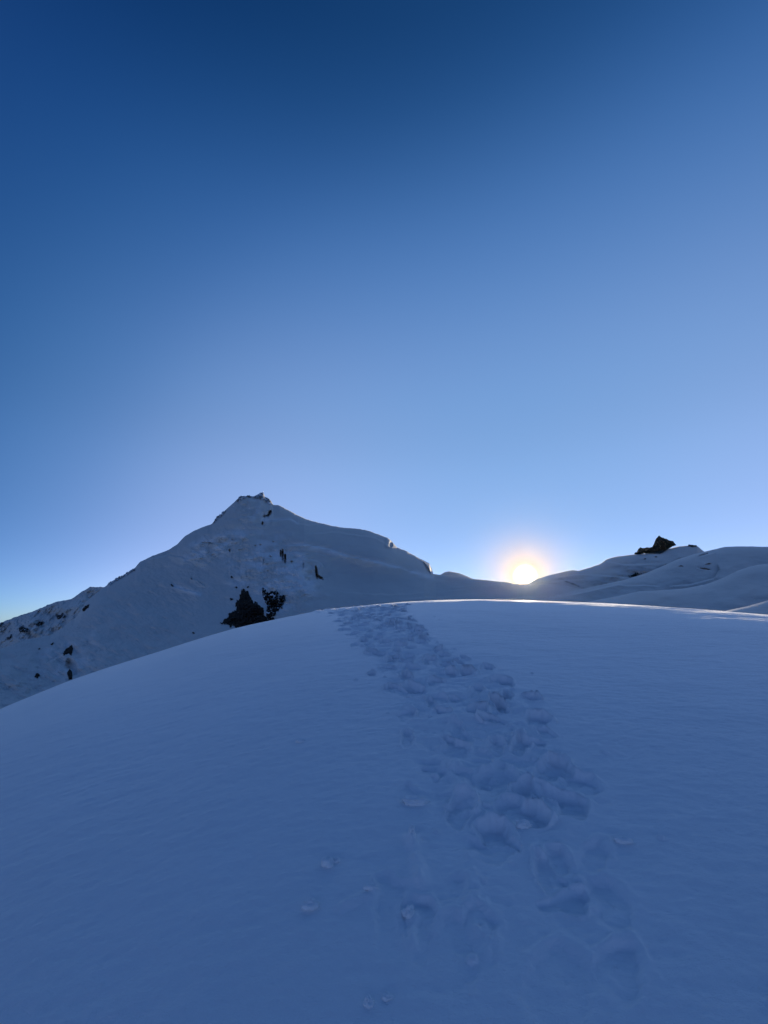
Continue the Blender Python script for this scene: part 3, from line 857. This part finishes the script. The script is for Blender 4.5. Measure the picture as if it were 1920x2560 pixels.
# rock towers on the right skyline
rock('rock_pinnacle', [(1584, 1386), (1592, 1378), (1599, 1368), (1612, 1370), (1629, 1367), (1635, 1360), (1641, 1347), (1648, 1338), (1655, 1344), (1664, 1347), (1675, 1351), (1684, 1354), (1692, 1364), (1680, 1368), (1664, 1378), (1650, 1386), (1628, 1383), (1606, 1385)],
     saddle, 26, ROCK_PEAK, 'dark rock pinnacle standing on the right skyline', 'rock pinnacle', push=4, jag=1.6, jag_scale=9, step=0.4, seed=251, relief=0.7)
rock('crest_rock', [(1719, 1366), (1722, 1361), (1732, 1362), (1741, 1363), (1744, 1367), (1730, 1368)], saddle, 8, ROCK_PEAK,
     'small dark rock on the snow crest right of the pinnacle', 'crest rock', push=2, jag=1.0, jag_scale=4, step=0.4, seed=252)
rock('rock_outcrop', [(1570, 1440), (1582, 1436), (1590, 1430), (1598, 1435), (1590, 1441), (1576, 1444)], saddle, 6, ROCK_PEAK,
     'broken rocks in the hollow below the pinnacle', 'rock', push=2, jag=3.0, jag_scale=4, step=0.4, seed=253, holes=0.3, hscale=4)

# ------------------------------------------------------------------ sky, sun, camera
w = bpy.data.worlds.new('World')
SC.world = w
w.use_nodes = True
nt = w.node_tree
bg = nt.nodes['Background']
sky = nd(nt, 'ShaderNodeTexSky', sky_type='NISHITA')
sky.sun_disc = False
sky.sun_elevation = SUN_EL
sky.sun_rotation = SUN_AZ
sky.altitude = 5000
sky.air_density = 1.0
sky.dust_density = 0.0
sky.ozone_density = 3.0
tcw = nd(nt, 'ShaderNodeTexCoord')
DIR = tcw.outputs['Generated']


def vmath(op, a, b=None):
    n = nd(nt, 'ShaderNodeVectorMath', operation=op)
    for i, v in enumerate((a, b)):
        if v is None:
            continue
        if isinstance(v, (tuple, list)):
            n.inputs[i].default_value = v
        else:
            nt.links.new(v, n.inputs[i])
    return n


def math_(op, a, b=None, clamp=False):
    n = nd(nt, 'ShaderNodeMath', operation=op, use_clamp=clamp)
    for i, v in enumerate((a, b)):
        if v is None:
            continue
        if isinstance(v, (int, float)):
            n.inputs[i].default_value = v
        else:
            nt.links.new(v, n.inputs[i])
    return n.outputs[0]


def ramp(fac, stops, interp='LINEAR'):
    n = nd(nt, 'ShaderNodeValToRGB')
    cr = n.color_ramp
    cr.interpolation = interp
    while len(cr.elements) < len(stops):
        cr.elements.new(0.5)
    for e, (p, c) in zip(cr.elements, stops):
        e.position = p
        e.color = (*c, 1)
    nt.links.new(fac, n.inputs['Fac'])
    return n.outputs['Color']


def mixc(op, a, b):
    n = nd(nt, 'ShaderNodeMixRGB', blend_type=op)
    n.inputs['Fac'].default_value = 1
    for k, v in (('Color1', a), ('Color2', b)):
        if isinstance(v, tuple):
            n.inputs[k].default_value = (*v, 1)
        else:
            nt.links.new(v, n.inputs[k])
    return n.outputs['Color']


norm = vmath('NORMALIZE', DIR).outputs['Vector']
sepz = nd(nt, 'ShaderNodeSeparateXYZ')
nt.links.new(norm, sepz.inputs[0])
elev = math_('MULTIPLY', math_('ADD', math_('ARCSINE', sepz.outputs['Z']), math.radians(10)), 1 / math.radians(100))
cosd = vmath('DOT_PRODUCT', norm, SUN).outputs['Value']
ang = math_('MULTIPLY', math_('ARCCOSINE', math_('MINIMUM', cosd, 1.0)), 180 / math.pi)     # degrees from the sun
# clear high-altitude air: gradient with height above the horizon and with distance from the sun
EL_STOPS = [(-10, (0.88, 1.1, 1.595)), (0, (1.244, 1.293, 1.586)), (4, (1.955, 1.417, 1.477)), (8, (2.097, 1.554, 1.52)), (12, (2.318, 1.768, 1.654)), (16, (2.569, 2.027, 1.847)), (20, (2.723, 2.24, 2.015)), (25, (2.7, 2.36, 2.128)), (30, (2.713, 2.544, 2.339)), (35, (2.632, 2.577, 2.448)), (40, (2.358, 2.532, 2.509)), (45, (2.032, 2.424, 2.517)), (50, (1.677, 2.246, 2.449)), (55, (1.259, 1.919, 2.193)), (60, (0.865, 1.579, 1.88)), (66, (0.574, 1.262, 1.558)), (90, (0.545, 1.199, 1.48))]
AN_STOPS = [(0, (1.155, 1.048, 0.931)), (10, (1.245, 1.087, 0.959)), (20, (1.462, 1.177, 1.024)), (30, (1.7, 1.27, 1.1)), (38, (1.785, 1.306, 1.145)), (45, (1.696, 1.28, 1.156)), (51, (1.475, 1.203, 1.133)), (57, (1.06, 1.02, 1.05)), (63, (0.784, 0.898, 0.978)), (69, (0.5, 0.72, 0.87)), (75, (0.34, 0.58, 0.78)), (82, (0.36, 0.52, 0.72)), (115, (0.6, 0.61, 0.74)), (180, (0.78, 0.62, 0.7))]
K = 5.0
grade = ramp(elev, [((e + 10) / 100, tuple(x / K for x in c)) for e, c in EL_STOPS], 'B_SPLINE')
angg = ramp(math_('MULTIPLY', ang, 1 / 180), [(a_ / 180, tuple(x / K for x in c)) for a_, c in AN_STOPS], 'B_SPLINE')
sky_c = mixc('MULTIPLY', mixc('MULTIPLY', sky.outputs[0], grade), angg)
sky_c = mixc('MULTIPLY', sky_c, (K * K, K * K, K * K))
# the sun's disc and the bright air round it
disc = math_('MULTIPLY', math_('SUBTRACT', 1.9, ang), 1 / 1.1, True)
disc = math_('POWER', disc, 3.0)
warm = math_('POWER', 2.718, math_('MULTIPLY', math_('POWER', math_('MULTIPLY', ang, 1 / 3.3), 1.6), -1.0))
tail = math_('POWER', 2.718, math_('MULTIPLY', ang, -1 / 5.0))


def scaled(fac, col):
    n = vmath('SCALE', col)
    nt.links.new(fac, n.inputs['Scale'])
    return n.outputs['Vector']


def addv(a, b):
    return vmath('ADD', a, b).outputs['Vector']


mw = nd(nt, 'ShaderNodeMixRGB')
nt.links.new(warm, mw.inputs['Fac'])
nt.links.new(sky_c, mw.inputs['Color1'])
mw.inputs['Color2'].default_value = (5.6, 2.7, 0.9, 1)
glow = addv(scaled(disc, (60, 54, 44)), scaled(tail, (0.8, 0.42, 0.1)))
nt.links.new(addv(mw.outputs['Color'], glow), bg.inputs['Color'])
bg.inputs['Strength'].default_value = 0.12

# thin haze volume, added to imitate lens bloom over the hills near the sun
hm = bpy.data.materials.new('glow haze')
hm.use_nodes = True
hm.node_tree.nodes.remove(hm.node_tree.nodes['Principled BSDF'])
pv = nd(hm.node_tree, 'ShaderNodeVolumePrincipled')
pv.inputs['Color'].default_value = (1.0, 0.97, 0.95, 1)
pv.inputs['Density'].default_value = 0.0000022
pv.inputs['Anisotropy'].default_value = 0.94
hm.node_tree.links.new(pv.outputs[0], hm.node_tree.nodes['Material Output'].inputs['Volume'])
bx = np.array([(x, y, z) for x in (-2030, 2030) for y in (-2030, 2030) for z in (-215, 320)], float)
haze = mesh_obj('haze', bx, [(0, 1, 3, 2), (4, 6, 7, 5), (0, 4, 5, 1), (2, 3, 7, 6), (0, 2, 6, 4), (1, 5, 7, 3)], hm, shade=False)
tag(haze, 'added thin haze imitating lens bloom round the low sun', 'haze', kind='stuff')

sl = bpy.data.lights.new('sun', 'SUN')
sl.energy = 5.0
sl.angle = math.radians(0.5)
sl.color = (1.0, 0.84, 0.60)
so = bpy.data.objects.new('sun', sl)
COL.objects.link(so)
from mathutils import Vector
so.rotation_euler = Vector(SUN).to_track_quat('Z', 'Y').to_euler()
so.location = (300, 800, 200)

cam = bpy.data.cameras.new('camera')
co_ = bpy.data.objects.new('camera', cam)
COL.objects.link(co_)
cam.sensor_fit = 'VERTICAL'
cam.sensor_height = 36.0
cam.sensor_width = 27.0
cam.lens = 36.0 * F / 2560.0
cam.clip_start = 0.05
cam.clip_end = 30000
co_.location = (0, 0, EYE)
co_.rotation_euler = (math.pi / 2 + PITCH, 0, 0)
SC.camera = co_

vs = SC.view_settings
vs.view_transform = 'Standard'
vs.look = 'None'
vs.exposure = 0.0
vs.gamma = 1.0
SC.render.engine = 'CYCLES'
SC.cycles.use_denoising = True
SC.cycles.max_bounces = 6
